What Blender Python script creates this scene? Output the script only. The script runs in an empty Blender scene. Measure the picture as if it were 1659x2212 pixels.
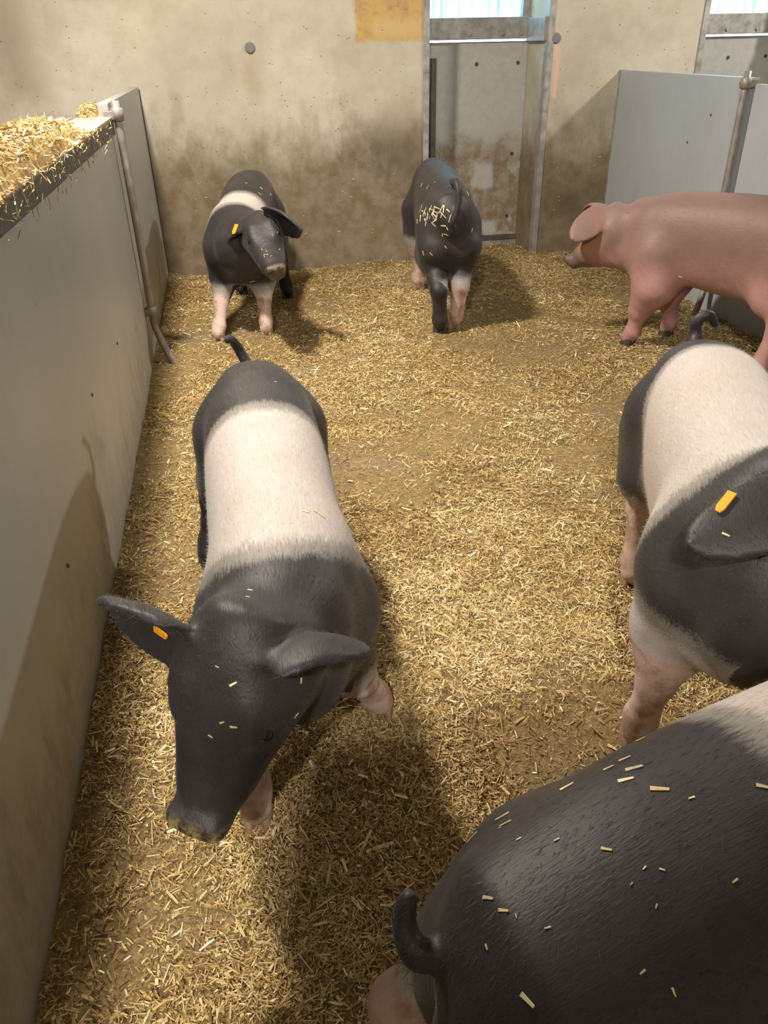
import bpy, bmesh, math
import numpy as np
from mathutils import Vector, Matrix
from mathutils.bvhtree import BVHTree

# ------------------------------------------------------------------ camera
sc = bpy.context.scene
COL = sc.collection
FPX, CAMH = 1661.0, 1.30
yaw, pit, rho = (math.radians(a) for a in (10.3, 31.3, 1.28))
Fw = np.array([math.sin(yaw)*math.cos(pit), math.cos(yaw)*math.cos(pit), -math.sin(pit)])
R0 = np.array([math.cos(yaw), -math.sin(yaw), 0.0]); U0 = np.cross(R0, Fw)
Rt = math.cos(rho)*R0 - math.sin(rho)*U0
Up = math.sin(rho)*R0 + math.cos(rho)*U0
CP = np.array([0, 0, CAMH])
cam = bpy.data.cameras.new('camera'); camo = bpy.data.objects.new('camera', cam); COL.objects.link(camo)
cam.sensor_fit = 'AUTO'; cam.sensor_width = 36.0; cam.lens = FPX/2212*36.0; cam.clip_start = 0.02
m = Matrix.Identity(4)
for i in range(3):
    m[i][0], m[i][1], m[i][2], m[i][3] = Rt[i], Up[i], -Fw[i], CP[i]
camo.matrix_world = m
sc.camera = camo

def onz(x, y, z=0.0):
    d = Fw*FPX + Rt*(x-829.5) - Up*(y-1106.0)
    return CP + d*((z-CAMH)/d[2])

# ------------------------------------------------------------------ world, lamps, exposure
w = bpy.data.worlds.new('sky'); sc.world = w; w.use_nodes = True
w.node_tree.nodes['Background'].inputs[0].default_value = (0.62, 0.84, 1.0, 1)
w.node_tree.nodes['Background'].inputs[1].default_value = 5.0
sc.view_settings.view_transform = 'Standard'; sc.view_settings.look = 'None'
sc.view_settings.gamma = 1.0; sc.view_settings.use_curve_mapping = False
sc.view_settings.exposure = 0.25

def area(name, loc, tgt, sx, sy, power, col):
    l = bpy.data.lights.new(name, 'AREA'); l.shape = 'RECTANGLE'; l.size = sx; l.size_y = sy
    l.energy = power; l.color = col
    o = bpy.data.objects.new(name, l); COL.objects.link(o); o.location = loc
    o.rotation_euler = (Vector(tgt)-Vector(loc)).to_track_quat('-Z', 'Y').to_euler()
    return o
area('lamp_over_left_panel_offscreen', (-0.55, 3.0, 2.95), (0.1, 2.9, 0), 0.14, 0.22, 150, (1.0, 0.905, 0.765))
area('lamp_over_right_pen_offscreen', (4.66, 3.6, 2.95), (2.6, 4.2, 0.6), 0.22, 0.22, 92, (1.0, 0.93, 0.83))
area('lamp_over_aisle_offscreen', (-0.62, -1.6, 2.95), (-0.3, 1.2, 0), 0.12, 0.12, 115, (1.0, 0.94, 0.85))

# ------------------------------------------------------------------ helpers
def prop(o, label=None, cat=None, group=None, kind=None):
    if label: o['label'] = label
    if cat: o['category'] = cat
    if group: o['group'] = group
    if kind: o['kind'] = kind
    return o
def empty(name, loc=(0, 0, 0), rz=0.0):
    o = bpy.data.objects.new(name, None); COL.objects.link(o); o.location = loc
    o.rotation_euler = (0, 0, rz); o.empty_display_size = 0.05
    return o
def link(name, me, mat, parent=None):
    o = bpy.data.objects.new(name, me); COL.objects.link(o)
    if mat and not me.materials: me.materials.append(mat)
    if parent: o.parent = parent
    return o
def from_bm(name, bm, mat, parent=None, smooth=False):
    me = bpy.data.meshes.new(name); bm.to_mesh(me); bm.free()
    if smooth: me.polygons.foreach_set('use_smooth', [True]*len(me.polygons))
    return link(name, me, mat, parent)
def bm_box(bm, x0, x1, y0, y1, z0, z1, bev=0.0):
    r = bmesh.ops.create_cube(bm, size=1.0)
    bmesh.ops.scale(bm, vec=(x1-x0, y1-y0, z1-z0), verts=r['verts'])
    bmesh.ops.translate(bm, vec=((x0+x1)/2, (y0+y1)/2, (z0+z1)/2), verts=r['verts'])
    if bev:
        es = list({e for v in r['verts'] for e in v.link_edges})
        bmesh.ops.bevel(bm, geom=es, offset=bev, segments=2, affect='EDGES', profile=0.6)
def box(name, mat, x0, x1, y0, y1, z0, z1, parent=None, bev=0.0):
    bm = bmesh.new(); bm_box(bm, x0, x1, y0, y1, z0, z1, bev)
    return from_bm(name, bm, mat, parent)
def tube_mesh(name, pts, rad, seg=16, caps=True):
    pts = [np.array(p, float) for p in pts]; n = len(pts)
    rad = [rad]*n if np.isscalar(rad) else list(rad)
    vs, fs = [], []
    ref = None
    for i, p in enumerate(pts):
        t = pts[min(i+1, n-1)]-pts[max(i-1, 0)]; t /= np.linalg.norm(t)
        if ref is None: ref = np.array([1, 0, 0.]) if abs(t[0]) < .8 else np.array([0, 1, 0.])
        a = ref - t*(ref@t); a /= np.linalg.norm(a); ref = a; b = np.cross(t, a)
        for k in range(seg):
            q = 2*math.pi*k/seg
            vs.append(p+rad[i]*(a*math.cos(q)+b*math.sin(q)))
    for i in range(n-1):
        for k in range(seg):
            k2 = (k+1) % seg
            fs.append((i*seg+k, i*seg+k2, (i+1)*seg+k2, (i+1)*seg+k))
    if caps:
        fs.append(tuple(range(seg))[::-1]); fs.append(tuple((n-1)*seg+k for k in range(seg)))
    me = bpy.data.meshes.new(name); me.from_pydata([tuple(v) for v in vs], [], fs)
    me.polygons.foreach_set('use_smooth', [len(f) == 4 for f in fs]); me.update()
    return me
def smooth_path(pts, n=8):
    P = [np.array(p, float) for p in pts]; P = [2*P[0]-P[1]]+P+[2*P[-1]-P[-2]]
    out = []
    for i in range(1, len(P)-2):
        for j in range(n):
            t = j/n; a, b, c, d = P[i-1:i+3]
            out.append(.5*((2*b)+(c-a)*t+(2*a-5*b+4*c-d)*t*t+(-a+3*b-3*c+d)*t**3))
    out.append(P[-2]); return out

# ---- node material helper
class Mat:
    def __init__(s, name, base=(.5, .5, .5), rough=.6, spec=.4):
        s.m = bpy.data.materials.new(name); s.m.use_nodes = True
        s.nt = s.m.node_tree; s.b = s.nt.nodes['Principled BSDF']
        s.b.inputs['Base Color'].default_value = (*base, 1)
        s.b.inputs['Roughness'].default_value = rough
        s.b.inputs['Specular IOR Level'].default_value = spec
        s._c = None
    def n(s, t, **kw):
        x = s.nt.nodes.new(t)
        for k, v in kw.items(): setattr(x, k, v)
        return x
    def l(s, a, b): s.nt.links.new(a, b)
    def co(s):
        if s._c is None: s._c = s.n('ShaderNodeTexCoord').outputs['Object']
        return s._c
    def mapped(s, scale=(1, 1, 1), loc=(0, 0, 0), rot=(0, 0, 0)):
        mp = s.n('ShaderNodeMapping'); s.l(s.co(), mp.inputs[0])
        mp.inputs['Scale'].default_value = scale; mp.inputs['Location'].default_value = loc
        mp.inputs['Rotation'].default_value = rot
        return mp.outputs[0]
    def noise(s, scale, detail=4, rough=.6, vec=None, dist=0.0):
        x = s.n('ShaderNodeTexNoise'); s.l(vec or s.co(), x.inputs['Vector'])
        x.inputs['Scale'].default_value = scale; x.inputs['Detail'].default_value = detail
        x.inputs['Roughness'].default_value = rough; x.inputs['Distortion'].default_value = dist
        return x.outputs['Fac']
    def vor(s, scale, vec=None, feature='F1', out='Distance'):
        x = s.n('ShaderNodeTexVoronoi', feature=feature); s.l(vec or s.co(), x.inputs['Vector'])
        x.inputs['Scale'].default_value = scale; return x.outputs[out]
    def ramp(s, fac, stops):
        x = s.n('ShaderNodeValToRGB'); s.l(fac, x.inputs[0]); e = x.color_ramp.elements
        while len(e) < len(stops): e.new(.5)
        for i, (p, c) in enumerate(stops):
            e[i].position = p; e[i].color = (*c, 1) if not np.isscalar(c) else (c, c, c, 1)
        return x.outputs[0]
    def math(s, op, a, b=None, c=None, clamp=False):
        x = s.n('ShaderNodeMath', operation=op); x.use_clamp = clamp
        for i, v in enumerate((a, b, c)):
            if v is None: continue
            if isinstance(v, (int, float)): x.inputs[i].default_value = v
            else: s.l(v, x.inputs[i])
        return x.outputs[0]
    def mrange(s, v, a, b, c=0.0, d=1.0, smooth=True):
        x = s.n('ShaderNodeMapRange'); x.interpolation_type = 'SMOOTHSTEP' if smooth else 'LINEAR'
        s.l(v, x.inputs[0])
        for i, q in enumerate((a, b, c, d)): x.inputs[i+1].default_value = q
        return x.outputs[0]
    def mix(s, fac, a, b, mode='MIX'):
        x = s.n('ShaderNodeMix', data_type='RGBA', blend_type=mode)
        if isinstance(fac, (int, float)): x.inputs[0].default_value = fac
        else: s.l(fac, x.inputs[0])
        for i, v in ((6, a), (7, b)):
            if isinstance(v, tuple): x.inputs[i].default_value = (*v, 1)
            else: s.l(v, x.inputs[i])
        return x.outputs[2]
    def attr(s, name):
        x = s.n('ShaderNodeAttribute', attribute_name=name); return x.outputs['Fac']
    def xyz(s, src=None):
        x = s.n('ShaderNodeSeparateXYZ'); s.l(src or s.co(), x.inputs[0]); return x.outputs
    def color(s, c): s.l(c, s.b.inputs['Base Color'])
    def rough(s, r): s.l(r, s.b.inputs['Roughness'])
    def bump(s, h, strength=.3, dist=.01):
        x = s.n('ShaderNodeBump'); x.inputs['Strength'].default_value = strength
        x.inputs['Distance'].default_value = dist; s.l(h, x.inputs['Height'])
        s.l(x.outputs[0], s.b.inputs['Normal'])

def rect_mask(M, x, z, x0, x1, z0, z1, soft, nz):
    a = M.mrange(M.math('ADD', x, nz), x0-soft, x0+soft)
    b = M.mrange(M.math('ADD', x, nz), x1-soft, x1+soft, 1, 0)
    c = M.mrange(M.math('ADD', z, nz), z0-soft, z0+soft)
    d = M.mrange(M.math('ADD', z, nz), z1-soft, z1+soft, 1, 0)
    return M.math('MULTIPLY', M.math('MULTIPLY', a, b), M.math('MULTIPLY', c, d))

# ------------------------------------------------------------------ materials of the place
def concrete_material(name, stains=True):
    M = Mat(name, rough=.85, spec=.25)
    X, Y, Z = M.xyz()
    n1 = M.noise(1.6, 6, .62); n2 = M.noise(9, 6, .65); n3 = M.noise(60, 3, .6)
    n4 = M.noise(3.2, 8, .7, vec=M.mapped((1, 1, .55)))
    base = M.ramp(n1, [(.28, (.36, .325, .262)), (.5, (.46, .425, .35)), (.72, (.55, .52, .445))])
    base = M.mix(M.mrange(n2, .35, .7, 0, .35), base, (.33, .285, .215))
    # rubbed-in dung and dirt on the lower wall, with an irregular upper edge
    lim = M.math('ADD', Z, M.math('MULTIPLY', M.math('SUBTRACT', n4, .5), -.95))
    dirt = M.mrange(lim, .55, 1.02, 1, 0)
    dirt2 = M.math('MULTIPLY', dirt, M.mrange(M.noise(8, 7, .72), .3, .7, .72, 1.0))
    base = M.mix(M.math('MULTIPLY', dirt2, .95), base, (.132, .092, .049))
    if stains:
        nz = M.math('MULTIPLY', M.math('SUBTRACT', n2, .5), .10)
        blk = rect_mask(M, X, Z, .86, 1.30, .50, .87, .14, M.math('MULTIPLY', M.math('SUBTRACT', n4, .5), .5))
        base = M.mix(M.math('MULTIPLY', blk, .55), base, (.085, .066, .042))
        blk2 = rect_mask(M, X, Z, 2.22, 2.42, .24, .42, .09, nz)
        base = M.mix(M.math('MULTIPLY', blk2, .6), base, (.09, .068, .04))
        yel = rect_mask(M, X, Z, .865, 1.292, 1.315, 1.9, .020, M.math('MULTIPLY', nz, .6))
        ycol = M.ramp(M.noise(9, 5, .7), [(.3, (.34, .20, .05)), (.48, (.46, .31, .075)), (.6, (.40, .24, .09)), (.72, (.24, .09, .045))])
        base = M.mix(M.math('MULTIPLY', yel, .85), base, ycol)
        pale = rect_mask(M, X, Z, .97, 1.29, 1.335, 1.43, .03, nz)
        base = M.mix(M.math('MULTIPLY', pale, .6), base, (.52, .38, .20))
        pink = rect_mask(M, X, Z, 2.145, 2.172, .98, 1.27, .008, M.math('MULTIPLY', nz, .2))
        base = M.mix(M.math('MULTIPLY', pink, .6), base, (.70, .36, .26))
        smear = rect_mask(M, X, Z, -1.20, -.98, 1.05, 2.6, .10, nz)
        base = M.mix(M.math('MULTIPLY', smear, .5), base, (.19, .135, .10))
        rust = rect_mask(M, X, Z, .19, .26, 1.0, 1.29, .05, nz)
        base = M.mix(M.math('MULTIPLY', rust, .35), base, (.35, .24, .12))
        grey = rect_mask(M, X, Z, -.28, -.20, .9, 1.08, .03, nz)
        base = M.mix(M.math('MULTIPLY', grey, .45), base, (.22, .2, .18))
    # small pits
    pv = M.vor(23, vec=M.mapped((1, 1, 1.5))); sel = M.noise(11, 2, .5)
    pits = M.math('MULTIPLY', M.mrange(pv, .07, .16, 1, 0), M.mrange(sel, .50, .58))
    base = M.mix(M.math('MULTIPLY', pits, .75), base, (.13, .11, .085))
    M.color(base)
    h = M.math('SUBTRACT', M.math('ADD', M.math('MULTIPLY', n3, .25), M.math('MULTIPLY', n2, .5)), pits)
    M.bump(h, .35, .006)
    return M.m
M_CONC = concrete_material('concrete_wall')
M_CONC2 = concrete_material('concrete_plain', False)

def panel_material(name, zl, base=(.36, .355, .325), axis='Y', dirtamt=1.0):
    M = Mat(name, rough=.42, spec=.45)
    X, Y, Z = M.xyz(); A = Y if axis == 'Y' else X
    n1 = M.noise(1.3, 4, .5); n2 = M.noise(14, 5, .65, vec=M.mapped((1, 1, .35)))
    c = M.mix(M.mrange(n1, .3, .7), tuple(b*.93 for b in base), tuple(b*1.06 for b in base))
    c = M.mix(M.mrange(n2, .45, .8, 0, .16), c, (.25, .22, .17))
    # brown smears, densest along a band that rises towards the camera
    lim = M.math('ADD', Z, M.math('MULTIPLY', M.math('SUBTRACT', M.noise(2.6, 8, .70, vec=M.mapped((1, 1.5, .8))), .5), -1.1))
    d = M.mrange(lim, zl-.25, zl+.20, 1, 0)
    d = M.math('MULTIPLY', d, M.mrange(M.noise(8, 7, .72, vec=M.mapped((1, 1.0, .55), (3, 1, 2))), .36, .64, .08, 1.0))
    c = M.mix(M.math('MULTIPLY', d, .60*dirtamt), c, (.195, .145, .08))
    sp = M.mrange(M.vor(9, vec=M.mapped((1, 1, 1), (.3, .7, .1))), .02, .035, 1, 0)
    sp = M.math('MULTIPLY', sp, M.mrange(M.noise(4, 1, .5), .55, .6))
    c = M.mix(sp, c, (.09, .08, .07))
    M.color(c)
    M.rough(M.mrange(d, 0, 1, .38, .75))
    M.bump(M.noise(180, 2, .5), .06, .002)
    return M.m
M_PANL = panel_material('grey_board', .24, base=(.375, .375, .36), dirtamt=.8)
M_PANR = panel_material('grey_board_clean', .02, base=(.37, .395, .425), dirtamt=.5)
def steel_material(name, base=(.30, .29, .275), rough=.42, metal=.6, dirt=.4):
    M = Mat(name, rough=rough, spec=.5); M.b.inputs['Metallic'].default_value = metal
    n = M.noise(18, 5, .65); n2 = M.noise(4, 5, .7)
    c = M.mix(M.mrange(n, .3, .7), tuple(b*.8 for b in base), tuple(b*1.15 for b in base))
    c = M.mix(M.mrange(n2, .5, .72, 0, dirt), c, (.20, .14, .075))
    M.color(c); M.rough(M.mrange(n, .3, .7, rough-.1, rough+.15)); M.bump(n, .08, .002)
    return M.m
M_STEEL = steel_material('galvanised_steel', (.36, .35, .335), .5, .5, .15)
M_POST = steel_material('worn_steel_tube', (.30, .275, .25), .55, .55, .5)
M_DARK = steel_material('dark_steel', (.10, .095, .085), .55, .3)
M_LEDGE = steel_material('pale_ledge', (.32, .295, .25), .6, .0, .25)
M_PLUG = Mat('grey_plug', (.16, .16, .155), .6).m
M_SCREW = Mat('screw_dark', (.06, .055, .05), .5).m
def hatch_material():
    M = Mat('hatch_plate', rough=.5, spec=.45)
    X, Y, Z = M.xyz()
    n4 = M.noise(5, 8, .72); n2 = M.noise(20, 5, .7)
    c = M.mix(M.mrange(n2, .3, .7), (.37, .365, .35), (.43, .425, .41))
    lim = M.math('ADD', Z, M.math('MULTIPLY', M.math('SUBTRACT', n4, .5), -.7))
    d = M.mrange(lim, .58, .80, 1, 0)
    d = M.math('MULTIPLY', d, M.mrange(M.noise(13, 5, .7), .3, .6, .4, 1))
    clean = M.math('MULTIPLY', M.mrange(M.noise(3.1, 4, .6, vec=M.mapped((1, 1, .8), (.35, 0, .2))), .50, .57), M.mrange(Z, .62, .52))
    d = M.math('MULTIPLY', d, M.math('SUBTRACT', 1, M.math('MULTIPLY', clean, .9)))
    nq = M.math('MULTIPLY', M.math('SUBTRACT', n4, .5), .16)
    cl2 = M.math('MAXIMUM', rect_mask(M, X, Z, .04, .19, .40, .57, .02, nq), rect_mask(M, X, Z, .08, .22, .08, .17, .03, nq))
    d = M.math('MULTIPLY', d, M.math('SUBTRACT', 1, cl2))
    c = M.mix(M.math('MULTIPLY', d, .9), c, (.19, .13, .062))
    M.color(c); M.rough(M.mrange(d, 0, 1, .4, .8)); M.bump(n2, .1, .003)
    return M.m
M_HATCH = hatch_material()
M_CEIL = Mat('ceiling_white', (.62, .60, .55), .8, .2).m
M_WALLP = Mat('plain_render', (.50, .47, .40), .9, .2).m
def pane_material():
    m = bpy.data.materials.new('ribbed_pane'); m.use_nodes = True; nt = m.node_tree
    nt.nodes.clear()
    out = nt.nodes.new('ShaderNodeOutputMaterial'); mix = nt.nodes.new('ShaderNodeMixShader')
    tr = nt.nodes.new('ShaderNodeBsdfTranslucent'); tp = nt.nodes.new('ShaderNodeBsdfTransparent')
    tc = nt.nodes.new('ShaderNodeTexCoord'); mp = nt.nodes.new('ShaderNodeMapping'); nz = nt.nodes.new('ShaderNodeTexNoise')
    mp.inputs['Scale'].default_value = (60, 1, 2.5); nz.inputs['Scale'].default_value = 1.0; nz.inputs['Detail'].default_value = 5
    r = nt.nodes.new('ShaderNodeValToRGB'); e = r.color_ramp.elements
    e[0].position = .36; e[0].color = (.30, .62, .68, 1); e[1].position = .58; e[1].color = (.86, .97, 1, 1)
    nt.links.new(tc.outputs['Object'], mp.inputs[0]); nt.links.new(mp.outputs[0], nz.inputs['Vector'])
    nt.links.new(nz.outputs['Fac'], r.inputs[0]); nt.links.new(r.outputs[0], tr.inputs[0]); nt.links.new(r.outputs[0], tp.inputs[0])
    mix.inputs[0].default_value = .75
    nt.links.new(tp.outputs[0], mix.inputs[1]); nt.links.new(tr.outputs[0], mix.inputs[2]); nt.links.new(mix.outputs[0], out.inputs[0])
    return m
M_PANE = pane_material()

def straw_material(name, k=1.0):
    M = Mat(name, rough=.55, spec=.35)
    t = M.attr('tint')
    c = M.ramp(t, [(0, (.13*k, .07*k, .018*k)), (.25, (.34*k, .215*k, .068*k)), (.6, (.54*k, .385*k, .155*k)), (.85, (.72*k, .57*k, .29*k)), (1, (.88*k, .80*k, .58*k))])
    M.color(c)
    return M.m
M_STRAW = straw_material('straw_chip')
def bedding_material():
    M = Mat('straw_bedding', rough=.9, spec=.15)
    n1 = M.noise(2.3, 5, .6); n2 = M.noise(70, 5, .7, dist=1.5); n3 = M.noise(22, 4, .7)
    c = M.ramp(n2, [(.3, (.13, .085, .035)), (.5, (.27, .19, .085)), (.7, (.42, .31, .15))])
    c = M.mix(M.mrange(n1, .52, .70, 0, .75), c, (.26, .205, .135))
    M.color(c); M.bump(M.math('ADD', n2, M.math('MULTIPLY', n3, .6)), .8, .012)
    return M.m
M_BED = bedding_material()
M_SCREED = Mat('floor_screed', (.22, .19, .15), .85).m

# ------------------------------------------------------------------ the setting
XL, XR, YW = -0.44, 2.61, 5.36
WX = [(1.315, 2.09), (3.155, 3.93)]
prop(box('floor', M_SCREED, -4, 7, -4, 6.2, -.15, -.035), kind='structure')
prop(box('ceiling', M_CEIL, -4, 7, -4, 6.2, 3.3, 3.4), kind='structure')
prop(box('wall_left', M_WALLP, -4.2, -4, -4, 6.2, -.15, 3.4), kind='structure')
prop(box('wall_right', M_WALLP, 7, 7.2, -4, 6.2, -.15, 3.4), kind='structure')
prop(box('wall_front', M_WALLP, -4, 7, -4.2, -4, -.15, 3.4), kind='structure')
# unseen low wall, added behind the viewpoint to cast a standing person's shadow
prop(box('wall_shadow_added', M_WALLP, -.335, 1.3, -.48, -.33, -.15, 1.62), kind='structure')
bm = bmesh.new()
for x0, x1, z0, z1 in ((-4, WX[0][0], -.15, 3.3), (WX[0][1], WX[1][0], -.15, 3.3), (WX[1][1], 7, -.15, 3.3),
                       (WX[0][0], WX[0][1], 2.15, 3.3), (WX[1][0], WX[1][1], 2.15, 3.3)):
    bm_box(bm, x0, x1, YW, YW+.42, z0, z1)
wb = prop(from_bm('wall_back', bm, M_CONC), kind='structure')
for px, py in ((540, 103), (1201, 82)):
    d = Fw*FPX+Rt*(px-829.5)-Up*(py-1106.0); p = CP+d*(YW/d[1])
    link('tie_hole_plug', tube_mesh('tie_hole_plug', [(p[0], YW+.01, p[2]), (p[0], YW-.006, p[2]), (p[0], YW-.010, p[2])], [.030, .030, .024], 20), M_PLUG, wb)
def window(i, x0, x1):
    """opening that reaches the floor: steel hatch below, ribbed pane above, steel angles on the corners"""
    Yp = YW+.37
    wn = prop(empty('window_%d' % i, ((x0+x1)/2, Yp, 1.45)), kind='structure')
    ox, oz = (x0+x1)/2, 1.45
    def sub(name, mat, a, b, c, d, e, f, bev=0.0, par=wn):
        return box(name, mat, a-ox, b-ox, c-Yp, d-Yp, e-oz, f-oz, par, bev)
    sub('pane', M_PANE, x0+.02, x1-.055, Yp+.015, Yp+.023, 1.44, 2.13)
    sub('window_frame', M_STEEL, x0, x0+.035, Yp-.02, Yp+.04, 1.44, 2.15)
    sub('window_frame', M_STEEL, x1-.055, x1-.001, Yp-.02, Yp+.04, 1.44, 2.15)
    sub('window_frame', M_STEEL, x0, x1, Yp-.02, Yp+.04, 2.12, 2.16)
    rl = sub('cross_rail', M_STEEL, x0-.0, x1-.0, Yp-.05, Yp+.03, 1.315, 1.438, .004)
    for sx in (x0+.35, x1-.20, x1-.07):
        link('bolt', tube_mesh('bolt', [(sx-ox, -.045, 1.345-oz), (sx-ox, -.060, 1.345-oz)], [.012, .010], 12), M_STEEL, rl)
    # side rail and corner angles
    sub('side_rail', M_STEEL, x1-.03, x1-.001, YW+.01, Yp-.051, 1.30, 1.43, .003)
    for a, b in ((x0-.03, x0+.004), (x1-.004, x1+.03)):
        sub('corner_angle', M_STEEL, a, b, YW-.007, YW+.006, -.05, 2.18)
    sub('corner_angle', M_STEEL, x1-.007, x1+.002, YW-.006, YW+.05, -.05, 2.18)
    sub('corner_angle', M_STEEL, x0-.002, x0+.007, YW-.006, YW+.05, -.05, 2.18)
    # steel hatch
    h = empty('hatch', ((x0+x1)/2, Yp, 0))
    def hs(name, mat, a, b, c, d, e, f, bev=0.0):
        return box(name, mat, a-ox, b-ox, c-Yp, d-Yp, e, f, h, bev)
    pl = hs('plate', M_HATCH, x0+.002, x1-.001, Yp-.012, Yp+.012, .07, 1.303, .003)
    hs('bottom_rail', M_DARK, x0+.002, x1-.002, Yp-.03, Yp+.03, .035, .07, .003)
    hs('bottom_rail', M_STEEL, x0+.002, x1-.002, Yp-.035, Yp+.03, -.03, .033, .003)
    hs('guide_strip', M_DARK, x0+.105, x0+.14, Yp-.035, Yp-.013, .12, 1.215)
    for sx, sz in ((x0+.42, 1.175), (x1-.065, 1.178), (x0+.42, .20), (x1-.08, .20), (x1-.07, .62)):
        link('screw', tube_mesh('screw', [(sx-ox, -.010, sz), (sx-ox, -.018, sz)], [.013, .010], 12), M_SCREW, pl)
    return h
prop(window(1, *WX[0]), 'grey steel hatch stained brown below, in window recess behind black pig', 'hatch')
prop(window(2, *WX[1]), 'grey steel hatch in window recess beyond the right pen panel', 'hatch')

# ---- pen panels
def jack_post(name, x, y, sgn, label, top):
    """steel tube held to the panel by a clamp, kicked out into a foot at the bottom"""
    t = empty(name, (x, y, 0))
    s = sgn
    path = [(0, 0, top), (0, 0, .6), (0, 0, .27), (0, .0, .20), (.012*s, -.012, .15), (.045*s, -.035, .06), (.075*s, -.045, -.01)]
    link('tube', tube_mesh('tube', smooth_path(path, 6), .0165, 18), M_POST, t)
    for zz, hh in ((top-.075, .045), (.235, .04)):
        c = link('clamp', tube_mesh('clamp', [(0, 0, zz), (0, 0, zz+.003), (0, 0, zz+hh), (0, 0, zz+hh+.003)], [.022, .026, .026, .022], 20), M_POST, t)
        box('clamp_ear', M_POST, -.050*s if s > 0 else .012, -.012*s if s > 0 else .050, -.022, .022, zz+.006, zz+hh-.006, c, .003)
        link('bolt', tube_mesh('bolt', [(.0, .022, zz+hh/2), (.0, .042, zz+hh/2)], [.008, .008], 10), M_SCREW, c)
    return prop(t, label, 'post')

lp = empty('pen_panel', (XL, 1.7, 0))
box('board', M_PANL, -.04, 0, -2.3, 2.02, -.03, 1.00, lp, .004)
box('rail_lip', M_DARK, -.03, .012, -2.3, 2.01, 1.00, 1.055, lp, .004)
box('ledge_strip', M_LEDGE, -.055, .014, -2.3, 2.01, 1.055, 1.068, lp, .002)
box('ledge_strip', M_LEDGE, -.135, -.060, -2.3, 2.32, 1.052, 1.066, lp, .002)
for yy, zz in ((1.05, .42), (-.2, .33), (.45, .47)):
    link('screw', tube_mesh('screw', [(-.002, yy, zz), (.003, yy, zz)], [.006, .005], 10), M_SCREW, lp)
prop(lp, 'long grey board pen panel with straw-littered ledge on top', 'panel')
lp2 = empty('pen_panel', (XL, 4.55, 0))
box('board', M_PANL, -.045, -.002, -.81, .81, -.03, 1.115, lp2, .004)
bm = bmesh.new(); bm_box(bm, -.045, .004, .803, .811, -.03, 1.10)
from_bm('edge_seal', bm, M_DARK, lp2)
prop(lp2, 'short narrow-topped grey pen panel running from post to concrete wall', 'panel')
rp = empty('pen_panel', (XR-.045, 4.58, 0), math.radians(-2.6))
box('board', M_PANR, 0, .035, -.78, .775, -.03, 1.13, rp, .003)
box('edge_seal', M_STEEL, -.006, .012, .768, .779, -.03, 1.13, rp)
for yy, zz in ((-.45, .95), (-.25, .80)):
    link('screw', tube_mesh('screw', [(.002, yy, zz), (-.003, yy, zz)], [.008, .006], 10), M_SCREW, rp)
prop(rp, 'clean bluish grey pen panel meeting the concrete wall behind the red pig', 'panel')
rp2 = empty('pen_panel', (2.535, 3.78, 0), math.radians(4.2))
box('board', M_PANR, 0, .035, -3.6, 0, -.03, 1.105, rp2, .003)
prop(rp2, 'bluish grey pen panel beside the red pig, past the clamped post', 'panel')
jack_post('clamp_post', XL+.033, 3.70, 1, 'bent-foot steel tube clamped to the panel with straw-littered ledge', 1.125)
jack_post('clamp_post', 2.495, 3.80, -1, 'bent-foot steel tube clamped to the panel behind the red pig', 1.16)

# ------------------------------------------------------------------ numeric helpers: value noise
rng = np.random.default_rng(7)
_tab = rng.random((256, 256)).astype(np.float32)
def vnoise(x, y, s, oct=4):
    out = np.zeros_like(x, dtype=np.float64); amp = 1; tot = 0
    for o in range(oct):
        u = x*s+37.3*o+100; v = y*s+11.7*o+100
        i = np.floor(u).astype(int); j = np.floor(v).astype(int); a = u-i; b = v-j
        a = a*a*(3-2*a); b = b*b*(3-2*b)
        g = lambda p, q: _tab[p % 256, q % 256]
        out += amp*((g(i, j)*(1-a)+g(i+1, j)*a)*(1-b)+(g(i, j+1)*(1-a)+g(i+1, j+1)*a)*b)
        tot += amp; amp *= .5; s *= 2.03
    return out/tot
def fast_mesh(name, V, Fq, attrs=None, smooth=False):
    me = bpy.data.meshes.new(name); n = len(Fq); k = Fq.shape[1]
    me.vertices.add(len(V)); me.vertices.foreach_set('co', np.ascontiguousarray(V, np.float32).ravel())
    me.loops.add(n*k); me.loops.foreach_set('vertex_index', np.ascontiguousarray(Fq, np.int32).ravel())
    me.polygons.add(n); me.polygons.foreach_set('loop_start', np.arange(0, n*k, k, dtype=np.int32))
    try: me.polygons.foreach_set('loop_total', np.full(n, k, np.int32))
    except Exception: pass
    me.polygons.foreach_set('use_smooth', np.full(n, smooth, bool))
    for a, v in (attrs or {}).items():
        at = me.attributes.new(a, 'FLOAT', 'POINT'); at.data.foreach_set('value', np.ascontiguousarray(v, np.float32))
    me.update(calc_edges=True); me.validate()
    return me

def bed_height(x, y):
    h = (vnoise(x, y, 2.2, 3)-.5)*.030+(vnoise(x, y, 9, 3)-.5)*.016
    dl = np.clip(1-(x-XL)/.16, 0, 1); dw = np.clip(1-(YW-y)/.20, 0, 1)
    return h-.006+.022*dl**1.5+.012*dw
def right_face(y):
    return np.where(y > 3.79, 2.565+(y-4.58)*math.tan(math.radians(2.6)), 2.535+(3.78-y)*math.tan(math.radians(4.2)))
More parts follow.
